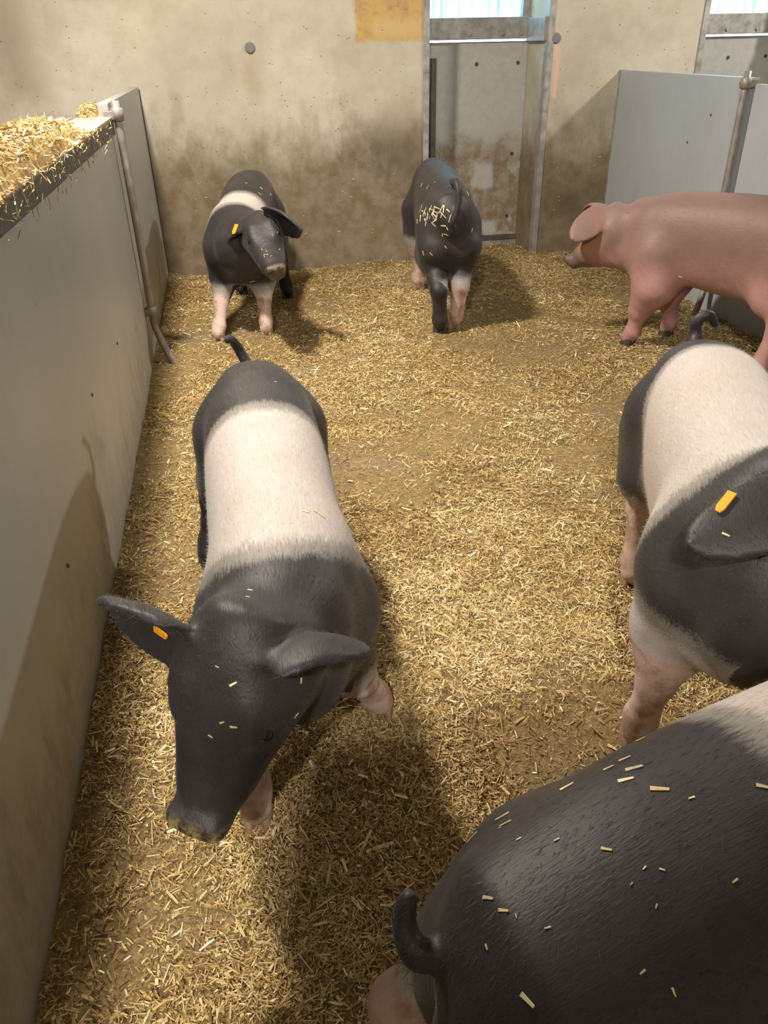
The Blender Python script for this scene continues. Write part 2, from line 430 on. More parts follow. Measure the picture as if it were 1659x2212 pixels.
# bedding surface
gx = np.arange(-.40-.04, 2.86, .02); gy = np.append(np.arange(-.30, 5.35, .02), 5.357)
GX, GY = np.meshgrid(gx, gy, indexing='ij')
GX = np.minimum(GX, right_face(GY)+.006)
GZ = bed_height(GX, GY)
V = np.stack([GX, GY, GZ], -1).reshape(-1, 3); ni, nj = GX.shape
I = np.arange(ni*nj).reshape(ni, nj)
Q = np.stack([I[:-1, :-1], I[1:, :-1], I[1:, 1:], I[:-1, 1:]], -1).reshape(-1, 4)
bed = link('straw_bedding', fast_mesh('straw_bedding', V, Q, smooth=True), M_BED)
bx_, by_ = np.meshgrid(np.linspace(WX[0][0]+.008, WX[0][1]-.008, 30), np.linspace(5.357, YW+.33, 16), indexing='ij')
I2 = np.arange(bx_.size).reshape(bx_.shape)
bed2 = link('straw_bedding', fast_mesh('straw_bedding', np.stack([bx_, by_, bed_height(bx_, by_)-.006], -1).reshape(-1, 3), np.stack([I2[:-1, :-1], I2[1:, :-1], I2[1:, 1:], I2[:-1, 1:]], -1).reshape(-1, 4), smooth=True), M_BED)
prop(bed2, 'straw dust on the floor of the window recess before the stained hatch', 'bedding', kind='stuff')
prop(bed, 'trampled brown straw dust covering the pen floor', 'bedding', kind='stuff')

def chips(P, L, W, yawA, tilt, bend, tint):
    """one bent sliver of straw per row: 6 vertices, 2 quads"""
    n = len(P); c, s = np.cos(yawA), np.sin(yawA)
    d = np.stack([c*np.cos(tilt), s*np.cos(tilt), np.sin(tilt)], -1)
    roll = rng.normal(0, .5, n)
    sd = np.stack([-s*np.cos(roll), c*np.cos(roll), np.sin(roll)], -1)
    V = np.zeros((n, 6, 3))
    for i, t in enumerate((-.5, 0.0, .5)):
        wdt = W*(1.0 if i == 1 else .75)
        ctr = P+d*(L*t)[:, None]
        ctr[:, 2] += bend*(1-4*t*t)
        V[:, 2*i] = ctr-sd*(wdt/2)[:, None]; V[:, 2*i+1] = ctr+sd*(wdt/2)[:, None]
    b = np.arange(n)[:, None]*6
    Fq = np.concatenate([b+np.array([0, 1, 3, 2]), b+np.array([2, 3, 5, 4])], 0)
    return V.reshape(-1, 3), Fq, np.repeat(tint, 6)
def make_chips(n, region, dens, ml=.0125, mw=.0021, tm=.50):
    x0, x1, y0, y1 = region
    x = rng.uniform(x0, x1, n); y = rng.uniform(y0, y1, n)
    keep = rng.random(n) < dens(x, y); x, y = x[keep], y[keep]; n = len(x)
    L = np.clip(rng.lognormal(math.log(ml), .55, n), .004, .055)
    W = np.clip(rng.lognormal(math.log(mw), .45, n), .0009, .0068)
    yw_ = rng.uniform(0, 2*math.pi, n); hx_, hy_ = L*.5*np.abs(np.cos(yw_))+.004, L*.5*np.abs(np.sin(yw_))+.004
    x = np.minimum(np.maximum(x, XL+hx_), right_face(np.minimum(y, 5.35))-hx_); y = np.where(y < YW, np.minimum(y, YW-hy_), y)
    lift = np.clip(vnoise(x, y, 14, 3)-.38, 0, 1)*.05
    P = np.stack([x, y, bed_height(x, y)+rng.random(n)**1.3*(.007+lift)+.001], -1)
    tint = np.clip(rng.normal(tm, .25, n)+(vnoise(x, y, 3, 3)-.5)*.5, 0, 1)
    return chips(P, L, W, yw_, rng.normal(0, .30, n), rng.normal(.0, .0015, n), tint)
def density(x, y):
    d = np.clip((vnoise(x, y, 2.6, 4)-.30)*4.0, .12, 1.0)
    # two scraped paths where the floor dust shows
    d *= 1-.65*np.exp(-((x-.40-.10*np.sin(y*2.5))/.06)**2)*(y > 1.3)*(y < 1.95)
    d *= 1-.5*np.exp(-((x+.20)/.05)**2-((y-.90)/.22)**2)
    return d
parts = [make_chips(370000, (XL+.005, 2.58, .35, 5.34), density), make_chips(120000, (XL+.005, 1.5, .45, 2.0), density, .011, .0019, .46),
         make_chips(3800, (XL+.02, 2.5, .45, 5.2), density, .022, .0042, .95)]
off = np.cumsum([0]+[len(q[0]) for q in parts])
V = np.concatenate([q[0] for q in parts]); Fq = np.concatenate([q[1]+o for q, o in zip(parts, off)]); T = np.concatenate([q[2] for q in parts])
prop(link('straw_litter', fast_mesh('straw_litter', V, Fq, {'tint': T}), M_STRAW), 'loose chopped straw strewn over the pen floor', 'straw', kind='stuff')

V, Fq, T = make_chips(3500, (WX[0][0]+.02, WX[0][1]-.02, 5.37, YW+.32), density)
prop(link('straw_litter', fast_mesh('straw_litter', V, Fq, {'tint': T}), M_STRAW), 'chopped straw inside the window recess before the stained hatch', 'straw', kind='stuff')

def heap(name, x0, x1, y0, y1, zb, h, n, label, fine=1.0):
    cx, cy, rx, ry = (x0+x1)/2, (y0+y1)/2, (x1-x0)/2, (y1-y0)/2
    def hh(x, y):
        r2 = np.clip(1-np.abs((x-cx)/rx)**2.6-np.abs((y-cy)/ry)**2.6, 0, 1)
        return h*r2**.6*(.72+.56*vnoise(x*3, y*3, 5, 3))
    gx = np.linspace(x0, x1, 28); gy = np.linspace(y0, y1, 60); A, B = np.meshgrid(gx, gy, indexing='ij')
    Z = zb+hh(A, B)-.004
    V = np.stack([A, B, Z], -1).reshape(-1, 3); I = np.arange(A.size).reshape(A.shape)
    Q = np.stack([I[:-1, :-1], I[1:, :-1], I[1:, 1:], I[:-1, 1:]], -1).reshape(-1, 4)
    x = rng.normal(cx, rx*.62, n); y = rng.uniform(y0-.02, y1+.02, n)
    ok = (np.abs(x-cx) < rx*1.12); x, y = x[ok], y[ok]; n = len(x)
    inside = hh(x, y)
    P = np.stack([x, y, zb+inside+rng.random(n)*.012], -1)
    over = inside <= .0005
    P[over, 2] = zb+.003
    L = np.clip(rng.lognormal(math.log(.026), .4, n), .01, .06)*fine; W = np.clip(rng.lognormal(math.log(.0032), .35, n), .0015, .006)
    tint = np.clip(rng.normal(.62, .2, n), 0, 1)
    V2, F2, T2 = chips(P, L, W, rng.uniform(0, 6.28, n), rng.normal(-.1, .35, n), rng.normal(.002, .003, n), tint)
    me = fast_mesh(name, np.concatenate([V, V2]), np.concatenate([Q, F2+len(V)]), {'tint': np.concatenate([np.full(len(V), .3), T2])})
    return prop(link(name, me, M_STRAW), label, 'straw', kind='stuff')
heap('straw_heap', XL-.15, XL+.018, 1.30, 3.02, 1.066, .062, 5200, 'long heap of straw on the panel ledge')
heap('straw_heap', XL-.136, XL-.050, 3.72, 3.99, 1.066, .036, 380, 'small clump of straw by the clamped post top', .8)
# straw dangling from the ledge lip
n = 240
yy = np.concatenate([rng.uniform(1.6, 3.1, 200), rng.uniform(3.1, 3.6, 40)])
P = np.stack([np.full(n, XL+.016)+rng.random(n)*.006, yy, 1.055-rng.random(n)**2*.075], -1)
V, Fq, T = chips(P, rng.uniform(.012, .035, n), rng.uniform(.0015, .004, n), rng.normal(math.pi/2, .4, n), rng.normal(.2, .7, n), np.zeros(n), np.clip(rng.normal(.65, .2, n), 0, 1))
prop(link('straw_wisps', fast_mesh('straw_wisps', V, Fq, {'tint': T}), M_STRAW), 'wisps of straw caught on the lip below the ledge', 'straw', kind='stuff')

# ------------------------------------------------------------------ pigs: one continuous skin grown from a distance field
def smin(a, b, k):
    h = np.maximum(k-np.abs(a-b), 0)/k
    return np.minimum(a, b)-h*h*k*.25
class Field:
    def __init__(s, lo, hi, h):
        s.lo = np.array(lo, float); s.h = h
        s.n = np.ceil((np.array(hi)-s.lo)/h).astype(int)+1
        s.F = np.full(s.n, 9.0, np.float32)
    def sub(s, lo, hi):
        a = np.clip(np.floor((np.array(lo)-s.lo)/s.h).astype(int), 0, s.n); b = np.clip(np.ceil((np.array(hi)-s.lo)/s.h).astype(int)+1, 0, s.n)
        sl = tuple(slice(i, j) for i, j in zip(a, b))
        ax = [(s.lo[i]+s.h*np.arange(a[i], b[i])).astype(np.float32) for i in range(3)]
        return sl, np.meshgrid(*ax, indexing='ij', sparse=True)
    def merge(s, sl, d, k): s.F[sl] = smin(s.F[sl], d.astype(np.float32), k)
    def cone(s, p0, p1, r0, r1, k, flat=(1, 1, 1)):
        p0, p1, fl = np.array(p0, float), np.array(p1, float), np.array(flat, float)
        m_ = max(r0, r1)*fl.max()+k+.02
        sl, (x, y, z) = s.sub(np.minimum(p0, p1)-m_, np.maximum(p0, p1)+m_)
        if 0 in s.F[sl].shape: return
        q0, d = p0/fl, (p1-p0)/fl
        x, y, z = x/fl[0]-q0[0], y/fl[1]-q0[1], z/fl[2]-q0[2]
        t = np.clip((x*d[0]+y*d[1]+z*d[2])/(d@d+1e-12), 0, 1)
        t2 = t
        dist = np.sqrt((x-t*d[0])**2+(y-t*d[1])**2+(z-t*d[2])**2)-(r0+(r1-r0)*t2)
        s.merge(sl, dist*fl.min(), k)
    def chain(s, pts, rad, k, kin=None, flat=(1, 1, 1)):
        tmp = Field.__new__(Field); tmp.lo, tmp.h, tmp.n = s.lo, s.h, s.n
        P = np.array(pts); m_ = max(rad)*max(flat)+k+.03
        sl, _ = s.sub(P.min(0)-m_, P.max(0)+m_)
        g = Field.__new__(Field); g.h = s.h
        g.lo = s.lo+s.h*np.array([q.start for q in sl]); g.n = np.array([q.stop-q.start for q in sl]); g.F = np.full(g.n, 9.0, np.float32)
        for i in range(len(P)-1): g.cone(P[i], P[i+1], rad[i], rad[i+1], kin or .012, flat)
        s.merge(sl, g.F, k)
    def sweep(s, C, up, A, BT, BB, k, n=2.2, capw=None):
        """tube with own half width A, radius above BT and below BB along the centres C"""
        C = np.array(C, float); A, BT, BB = (np.array(v, float) for v in (A, BT, BB))
        m_ = max(A.max(), BT.max(), BB.max())+k+.02
        sl, (x, y, z) = s.sub(C.min(0)-m_, C.max(0)+m_)
        shp = s.F[sl].shape; best = np.full(shp, 1e9, np.float32); out = np.full(shp, 9.0, np.float32)
        up = np.array(up, float)
        T = np.gradient(C, axis=0); T /= np.linalg.norm(T, axis=1)[:, None]
        S = np.cross(up if up.ndim == 2 else np.broadcast_to(up, T.shape), T); S /= np.linalg.norm(S, axis=1)[:, None]
        U = np.cross(T, S)
        for i in range(len(C)-1):
            d = C[i+1]-C[i]; dx, dy, dz = x-C[i, 0], y-C[i, 1], z-C[i, 2]
            tr = (dx*d[0]+dy*d[1]+dz*d[2])/(d@d); t = np.clip(tr, 0, 1).astype(np.float32)
            ex, ey, ez = dx-t*d[0], dy-t*d[1], dz-t*d[2]
            e2 = ex*ex+ey*ey+ez*ez
            Sx = [S[i, j]+(S[i+1, j]-S[i, j])*t for j in range(3)]; Ux = [U[i, j]+(U[i+1, j]-U[i, j])*t for j in range(3)]
            u = ex*Sx[0]+ey*Sx[1]+ez*Sx[2]; v = ex*Ux[0]+ey*Ux[1]+ez*Ux[2]
            w2 = np.maximum(e2-u*u-v*v, 0)
            a = A[i]+(A[i+1]-A[i])*t
            b = np.where(v > 0, BT[i]+(BT[i+1]-BT[i])*t, BB[i]+(BB[i+1]-BB[i])*t)
            r = (np.abs(u)/a)**n+(np.abs(v)/b)**n
            r = r**(1/n)
            cw = np.minimum(a, b) if capw is None else (capw[0] if i < len(C)//2 else capw[1])
            f = (np.sqrt(r*r+w2/(cw*cw))-1)*np.minimum(a, b)
            take = e2 < best
            best = np.where(take, e2, best); out = np.where(take, f, out)
        s.merge(sl, out, k)
    def ell(s, c, r, k, neg=False):
        c, r = np.array(c), np.array(r); sl, (x, y, z) = s.sub(c-r-k-.02, c+r+k+.02)
        q = np.sqrt(((x-c[0])/r[0])**2+((y-c[1])/r[1])**2+((z-c[2])/r[2])**2)
        d = (q-1)*r.min()
        if neg: s.F[sl] = -smin(-s.F[sl], d.astype(np.float32), k)
        else: s.merge(sl, d, k)
    def sheet(s, V, Fc, th, k):
        bv = BVHTree.FromPolygons([tuple(v) for v in V], Fc)
        lo, hi = V.min(0)-th-k-.012, V.max(0)+th+k+.012
        sl, (x, y, z) = s.sub(lo, hi); shp = s.F[sl].shape
        X, Y, Z = np.broadcast_arrays(x, y, z); pts = np.stack([X.ravel(), Y.ravel(), Z.ravel()], -1)
        d = np.full(len(pts), .5, np.float32); mx = float(th+k+.012)
        for i, p in enumerate(pts.tolist()):
            q = bv.find_nearest(p, mx)
            if q[3] is not None: d[i] = q[3]
        s.merge(sl, d.reshape(shp)-th, k)
    def mesh(s):
        F = s.F; nx, ny, nz = F.shape; neg = F < 0
        cs = [(i, j, k) for i in (0, 1) for j in (0, 1) for k in (0, 1)]
        cnt = sum(neg[i:nx-1+i, j:ny-1+j, k:nz-1+k].astype(np.int8) for i, j, k in cs)
        act = np.argwhere((cnt > 0) & (cnt < 8)); idx = np.full((nx-1, ny-1, nz-1), -1, np.int32)
        idx[tuple(act.T)] = np.arange(len(act))
        acc = np.zeros((len(act), 3)); num = np.zeros(len(act))
        cv = {c: F[act[:, 0]+c[0], act[:, 1]+c[1], act[:, 2]+c[2]] for c in cs}
        for a in cs:
            for ax in range(3):
                if a[ax]: continue
                b = tuple(1 if q == ax else a[q] for q in range(3))
                va, vb = cv[a], cv[b]; mk = (va < 0) != (vb < 0)
                t = np.where(mk, va/np.where(mk, va-vb, 1), 0)
                p = np.tile(np.array(a, float), (len(act), 1)); p[:, ax] += t
                acc += p*mk[:, None]; num += mk
        V = s.lo+s.h*(act+acc/num[:, None])
        quads = []
        for ax in range(3):
            sh = [nx, ny, nz]; A = [slice(1, -1)]*3; A[ax] = slice(0, -1); B = list(A); B[ax] = slice(1, None)
            fa, fb = neg[tuple(A)], neg[tuple(B)]
            e = np.argwhere(fa != fb); base = e+1; base[:, ax] -= 1
            o1, o2 = [(1, 2), (2, 0), (0, 1)][ax]
            def cell(d1, d2):
                c = base.copy(); c[:, o1] += d1; c[:, o2] += d2; return idx[tuple(c.T)]
            q = np.stack([cell(-1, -1), cell(0, -1), cell(0, 0), cell(-1, 0)], -1)
            fl = ~fa[tuple(e.T)]
            q[fl] = q[fl][:, ::-1]
            quads.append(q)
        return V, np.concatenate(quads)

# ---- coats
def coat_material(name, black=(.021, .018, .0185), white=(.455, .41, .392), pink=(.52, .37, .325), red=None):
    M = Mat(name, rough=.55, spec=.35)
    wv = M.attr('white'); lg = M.attr('leg'); du = M.attr('dust')
    hair = M.noise(1.0, 3, .6, vec=M.mapped((38, 300, 180)))
    hair2 = M.noise(1.0, 4, .6, vec=M.mapped((60, 420, 300)))
    blot = M.noise(7, 5, .6)
    e = M.math('ADD', wv, M.math('MULTIPLY', M.math('SUBTRACT', hair, .5), .05))
    e = M.math('ADD', e, M.math('MULTIPLY', M.math('SUBTRACT', blot, .5), .03))
    fac = M.mrange(e, -.045, .035, 0, 1, False)
    blk = M.mix(M.mrange(blot, .35, .7), black, tuple(b*1.7 for b in black))
    blk = M.mix(M.mrange(hair2, .55, .8, 0, .35), blk, (.075, .062, .06))
    wht = M.mix(M.mrange(blot, .4, .75, 0, .5), white, (white[0]*.92, white[1]*.80, white[2]*.62))
    wht = M.mix(M.mrange(hair, .5, .72, 0, .6), wht, tuple(min(1, q*1.25) for q in white))
    wht = M.mix(M.mrange(hair2, .58, .75, 0, .5), wht, tuple(q*.72 for q in white))
    pk = M.mix(M.mrange(M.noise(16, 4, .65), .42, .68, 0, .9), pink, (.24, .155, .085))
    wht = M.mix(lg, wht, pk)
    gry = M.mix(.5, (.20, .18, .165), (.24, .225, .205))
    c = M.mix(M.mrange(fac, .0, .42), blk, gry)
    c = M.mix(M.mrange(fac, .45, .95), c, wht)
    if red:
        lo, hi, hd = red
        n = M.math('ADD', M.attr('belly'), M.math('MULTIPLY', M.math('SUBTRACT', M.noise(5, 5, .6), .5), .55))
        c = M.mix(M.mrange(n, .0, 1.0), hi, lo)
        c = M.mix(M.mrange(M.noise(13, 4, .6), .4, .8, 0, .35), c, tuple(q*.72 for q in hi))
        c = M.mix(M.attr('face'), c, hd)
        c = M.mix(lg, c, (.085, .062, .055))
    c = M.mix(M.math('MULTIPLY', du, M.mrange(M.noise(38, 5, .7), .38, .62)), c, (.36, .27, .085))
    M.color(c)
    M.rough(M.mrange(fac, 0, 1, .52, .65))
    M.b.inputs['Sheen Weight'].default_value = .05
    M.b.inputs['Sheen Roughness'].default_value = .4
    wr = M.math('MULTIPLY', M.attr('face'), M.noise(34, 4, .6, dist=1.2)) if not red else M.noise(30, 4, .6, dist=1.0)
    M.bump(M.math('ADD', M.math('ADD', M.math('MULTIPLY', hair, .7), M.math('MULTIPLY', hair2, .5)), M.math('MULTIPLY', wr, 2.2 if not red else .9)), .25, .004)
    return M.m
M_HAMP = coat_material('belted_coat')
M_DUROC = coat_material('red_coat', red=((.40, .215, .20), (.20, .122, .108), (.27, .13, .08)))
M_HOOF = Mat('hoof_horn', (.30, .20, .13), .55).m
M_HOOFD = Mat('hoof_dark', (.05, .042, .035), .5).m
M_EYE = Mat('eye_dark', (.012, .008, .006), .12, .6).m
M_TAG = Mat('ear_tag_orange', (.85, .33, .02), .45).m

def claw_mesh():
    """two pointed toes side by side, origin on the ground, x forward"""
    bm = bmesh.new()
    for s in (-1, 1):
        rings = []
        for z, fx, bx, hw, cx in ((0, .036, -.022, .0155, .0), (.006, .038, -.023, .0165, .0), (.026, .027, -.022, .0155, -.002), (.046, .015, -.022, .0135, -.006), (.055, .006, -.018, .009, -.008)):
            ring = []
            for k in range(12):
                a = 2*math.pi*k/12; ca, sa = math.cos(a), math.sin(a)
                px = (fx if ca > 0 else -bx)*ca*(1 if ca < 0 else abs(ca)**.25)
                ring.append(bm.verts.new((px, s*(.0165)+hw*sa*(1-.35*max(ca, 0)), z)))
            rings.append(ring)
        for r0, r1 in zip(rings, rings[1:]):
            for k in range(12): bm.faces.new((r0[k], r0[(k+1) % 12], r1[(k+1) % 12], r1[k]))
        bm.faces.new(rings[0][::-1]); bm.faces.new(rings[-1])
    me = bpy.data.meshes.new('hoof'); bm.to_mesh(me); bm.free()
    me.polygons.foreach_set('use_smooth', [True]*len(me.polygons))
    return me
ME_CLAW = {False: claw_mesh(), True: claw_mesh()}
ME_CLAW[False].materials.append(M_HOOF); ME_CLAW[True].materials.append(M_HOOFD)
def tag_mesh():
    bm = bmesh.new()
    out = [(-.5, -.42), (.28, -.42), (.48, -.22), (.5, .22), (.28, .42), (-.5, .42)]
    for z in (-.5, .5): [bm.verts.new((x, y, z)) for x, y in out]
    bm.verts.ensure_lookup_table(); n = len(out); v = bm.verts
    bm.faces.new([v[i] for i in range(n)][::-1]); bm.faces.new([v[n+i] for i in range(n)])
    for i in range(n): bm.faces.new((v[i], v[(i+1) % n], v[n+(i+1) % n], v[n+i]))
    me = bpy.data.meshes.new('ear_tag'); bm.to_mesh(me); bm.free(); me.materials.append(M_TAG); return me
ME_TAG = tag_mesh()
def sliver_mesh(k):
    bm = bmesh.new(); bm_box(bm, -.5, .5, -.5, .5, -.5, .5)
    for v in bm.verts:
        if v.co.x > 0: v.co.y *= .6
        v.co.z += .25*v.co.x*k
    me = bpy.data.meshes.new('straw_piece'); bm.to_mesh(me); bm.free()
    M = Mat('straw_on_skin', [(.74, .66, .40), (.60, .46, .22), (.48, .40, .30)][k], .5); me.materials.append(M.m); return me
ME_SL = [sliver_mesh(k) for k in range(3)]
SL = .0   # cached

TORSO = np.array([  # x, top, bottom, half width
    (-.500, .470, .400, .030), (-.480, .530, .335, .085), (-.430, .580, .290, .128), (-.35, .608, .258, .152), (-.22, .622, .240, .160),
    (-.08, .626, .226, .160), (.08, .622, .216, .156), (.22, .614, .212, .152), (.34, .604, .220, .148), (.42, .594, .245, .138), (.47, .575, .290, .110)])

def pig(name, label, mid, head_dir, scale, feet, head, ears, tail, coat, arch=0.0, cut=None, mat=None, eye=True, hoofdark=(0, 0, 0, 0), flecks=(), h=.0068, tags=(), jowl=1.0, width=1.0, neckw=1.0, hk=1.0, throat=1.0, bslope=0.0, arm=1.0, bristles=0, tailr=1.0):
    sx, sy, sz = scale; a = math.atan2(head_dir[1], head_dir[0])
    root = empty(name, (mid[0], mid[1], 0), a); ca, sa = math.cos(a), math.sin(a)
    def L(p):  # world -> pig
        x, y = p[0]-mid[0], p[1]-mid[1]; return np.array([ca*x+sa*y, -sa*x+ca*y, p[2] if len(p) > 2 else 0.0])
    P0, P1 = L(head[0]), L(head[1])                # poll and snout tip
    hx = P1-P0; hl = np.linalg.norm(hx); hx /= hl
    hint = np.array([.75, 0, 1.0]) if len(head) < 3 else L(np.array(head[2])+np.array([mid[0], mid[1], 0]))
    hu = hint-hx*(hint@hx); hu /= np.linalg.norm(hu); hy = np.cross(hu, hx)
    kl = hl/.34; k_ = kl*hk
    H = lambda s, lat, up: P0+hx*(s*kl)+hy*(lat*k_)+hu*(up*k_)
    tl = [L(p) for p in tail]
    eg = []
    for side, (tip, nrm, Wd, arc, cup, *rest) in zip((1, -1), ears):
        if tip is None: eg.append(None); continue
        bb = H(.040, side*.050, .036); tp = L(tip); n_ = L(np.array(nrm, float)+np.array([mid[0], mid[1], 0]))
        e = tp-bb; ln = np.linalg.norm(e); n_ = n_-e*(n_@e)/(ln*ln); n_ /= np.linalg.norm(n_); wd = np.cross(n_, e/ln)
        fold = rest[0] if rest else 0.0
        ns, ntt = 20, 15; VV = []
        for i in range(ns):
            q = i/(ns-1); prof = (max(1-q, 0)**.62+.03)*(.66+1.25*q)/.95
            for j in range(ntt):
                t = -1+2*j/(ntt-1)
                p = bb+e*q+n_*(arc*ln*math.sin(math.pi*min(q*1.05, 1)))+wd*(Wd*prof*t)
                p = p-n_*(cup*Wd*abs(t)**2*(1-.45*q))-n_*(fold*Wd*max(-side*t, 0)**2)*(.5+q)*(1-q**3)
                VV.append(p)
        VV = np.array(VV); FC = [(i*ntt+j, i*ntt+j+1, (i+1)*ntt+j+1, (i+1)*ntt+j) for i in range(ns-1) for j in range(ntt-1)]
        eg.append((VV, FC, bb, e, n_, wd))
    allp = [P0, P1]+tl+[np.append(L(f)[:2], 0) for f in feet]+[v for g in eg if g for v in (g[0].min(0), g[0].max(0))]
    lo = np.minimum(np.min(allp, 0), (-.52*sx, -.2*sy, 0))-.06; hi = np.maximum(np.max(allp, 0), (.55*sx, .2*sy, .66*sz))+.06
    lo[2] = -.03
    G = Field(lo, hi, h)
    # trunk
    X = TORSO[:, 0]*sx; top = (TORSO[:, 1]+arch*TORSO[:, 0]*-1)*sz; bot = (TORSO[:, 2]+bslope*np.clip(TORSO[:, 0]+.2, 0, 1))*sz; hw = TORSO[:, 3]*sy*width
    xs = np.concatenate([np.linspace(X[0], X[2], 8)[:-1], np.linspace(X[2], X[-1], 22)])
    top, bot, hw = (np.interp(xs, X, v) for v in (top, bot, hw))
    for q in (top, bot, hw): q[2:-2] = np.convolve(q, [.2, .2, .2, .2, .2], 'valid')
    ctr = np.stack([xs, np.zeros_like(xs), bot*.42+top*.58], -1)
    G.sweep(ctr, (0, 0, 1), hw, top-ctr[:, 2], ctr[:, 2]-bot, .02, 2.25)
    # neck
    n0 = np.array([.34*sx, 0, .415*sz]); n1 = H(.015, 0, -.045); n1[2] -= .045*(1-hu[2])
    nm = (n0+n1)/2+np.array([.02, 0, .008])*sz
    pts = np.array(smooth_path([n0, nm, n1], 6)); t = np.linspace(0, 1, len(pts))
    G.sweep(pts, (0.3, 0, 1), (.140*sy*(1-t)+.074*k_*t)*neckw, .170*sz*(1-t)+.056*k_*t, .165*sz*(1-t)+.088*k_*throat*t, .07, 2.1)
    # head
    S_ = np.array([-.005, .02, .06, .10, .15, .20, .25, .30, .332, .340]); HA = np.array([.050, .060, .068, .072, .072, .066, .056, .047, .047, .043])
    HT = np.array([.046, .056, .062, .060, .053, .045, .039, .035, .036, .032]); HB = np.array([.07, .092, .104, .104, .096, .080, .062, .048, .042, .037])*np.interp(S_, [0, .2, .3], [jowl, jowl, 1])
    dish = np.array([-.012, -.004, .0, -.003, -.009, -.014, -.015, -.011, -.006, -.006])
    HC = np.array([H(s_, 0, d_) for s_, d_ in zip(S_, dish)])
    G.sweep(HC, hu, HA*k_, HT*k_, HB*k_, .07, 2.15, capw=(.014, .012))
    for s_ in (1, -1):
        G.cone(H(.095, s_*.048, .036), H(.145, s_*.057, .024), .024*k_, .018*k_, .035)      # brow
        G.cone(H(.09, s_*.050, -.058), H(.26, s_*.022, -.040), .046*k_, .024*k_, .06)        # cheek
        G.ell(H(.148, s_*.074, .016), np.full(3, .0115*k_), .010, True)                       # eye socket
        G.ell(H(.345, s_*.017, .006), np.full(3, .0095*k_), .006, True)                       # nostril
    G.cone(H(.33, -.030, .018), H(.33, .030, .018), .016*k_, .016*k_, .02)                    # rim of the snout
    for g in eg:
        if g: G.sheet(g[0], g[1], .0068, .016)
    # legs: left fore, right fore, left hind, right hind
    for i, f in enumerate(feet):
        s_ = 1 if i % 2 == 0 else -1; f = L(f); fz = f[2]; f = f*np.array([1, 1, 0])+np.array([0, 0, fz])
        if i < 2:
            A_ = np.array([.345*sx, s_*.082*sy, .375*sz]); E_ = np.array([.315*sx, s_*.105*sy, .262*sz])
            Kn = E_+(f-E_)*.48; Kn[2] = fz+.150*sz; Kn[0] += .012
            Fl = Kn+(f-Kn)*.78; Fl[2] = fz+.058*sz; Fl[0] -= .006
            G.chain([A_, E_, (E_+Kn)/2+np.array([.003, 0, 0])], [.105*sz, .070*sz*arm, .046*sz*arm], .055, .05)
            G.chain([(E_+Kn)/2, Kn, Kn*.45+Fl*.55, Fl, f+np.array([.004, 0, .034])], [.047*sz*arm, .038*sz*arm, .0285*sz, .033*sz, .031*sz], .03, .012)
        else:
            A_ = np.array([-.33*sx, s_*.072*sy, .42*sz]); B_ = np.array([-.395*sx, s_*.084*sy, .355*sz])
            St = np.array([-.27*sx, s_*.105*sy, .295*sz]); Hk = f+np.array([-.042*sz, 0, 0]); Hk[2] = fz+.190*sz; Hk[1] = f[1]*.62+.38*s_*.105*sy
            Gk = np.array([-.345*sx, 0, .282*sz]); Gk[1] = .5*Hk[1]+.5*s_*.09*sy
            Fl = Hk+(f-Hk)*.72; Fl[2] = fz+.060*sz; Fl[0] -= .004
            G.chain([A_, B_, Gk], [.118*sy, .098*sy, .058*sz], .045, .05)
            G.chain([A_, St, Gk], [.110*sy, .078*sy, .056*sz], .06, .06)
            G.chain([Gk, Hk+(Gk-Hk)*.35, Hk, Hk*.5+Fl*.5, Fl, f+np.array([.004, 0, .034])], [.056*sz, .044*sz, .039*sz, .030*sz, .034*sz, .031*sz], .016, .015)
        for dq in (-1, 1): G.cone(Fl+np.array([-.026, dq*.017, -.002]), Fl+np.array([-.033, dq*.02, -.020]), .0105, .006, .008)   # dew claws
    # tail
    tp = np.array(smooth_path(tl, 5)); rr = np.linspace(.016, .008, len(tp))*sz*tailr
    G.chain(list(tp), list(rr), .02, .006)
    V, Q = G.mesh()
    # relax folds of trunk, neck and skull; ears, snout and feet stay crisp
    hs0 = (V-P0)@hx/kl; wgt = np.clip((.20-hs0)/.05, 0, 1)*np.clip((V[:, 2]-.10)/.06, 0, 1)
    wgt = np.maximum(wgt, ((V-P0)@hx < 0)*np.clip((V[:, 2]-.10)/.06, 0, 1))
    for g in eg:
        if g:
            a_ = g[3]/(g[3]@g[3]); q_ = (V-g[2])@a_; dd = np.linalg.norm(V-g[2]-np.clip(q_, 0, 1)[:, None]*g[3], axis=1)
            wgt *= np.where((q_ > .0) & (dd < .075), np.clip(1-(q_-.0)/.15, 0, 1), 1)
    wgt *= np.clip((np.min(np.linalg.norm(V[:, None]-tp[None, 2::3], axis=2), 1)-.02)/.03, 0, 1)
    E_ = np.concatenate([Q[:, [0, 1]], Q[:, [1, 2]], Q[:, [2, 3]], Q[:, [3, 0]]]); cn = np.bincount(E_[:, 0], minlength=len(V))+np.bincount(E_[:, 1], minlength=len(V))
    for _ in range(18):
        A_ = np.stack([np.bincount(E_[:, 0], V[E_[:, 1], c_], len(V))+np.bincount(E_[:, 1], V[E_[:, 0], c_], len(V)) for c_ in range(3)], -1)/cn[:, None]
        V = V+(A_-V)*(.6*wgt)[:, None]
    # coat
    ft = np.array([L(f) for f in feet]); hs = (V-P0)@hx/kl
    hax = np.linalg.norm(V-P0-hs[:, None]*kl*hx, axis=1); near_head = (hs > -.01) & (hax < .135*k_)
    info = dict(P=V, x=V[:, 0]/sx, y=V[:, 1], z=V[:, 2]/sz, feet=ft, sz=sz, head=near_head, hs=np.where(near_head, hs, -1), hax=hax, L=L)
    wt, leg, dust, belly, face = coat(info)
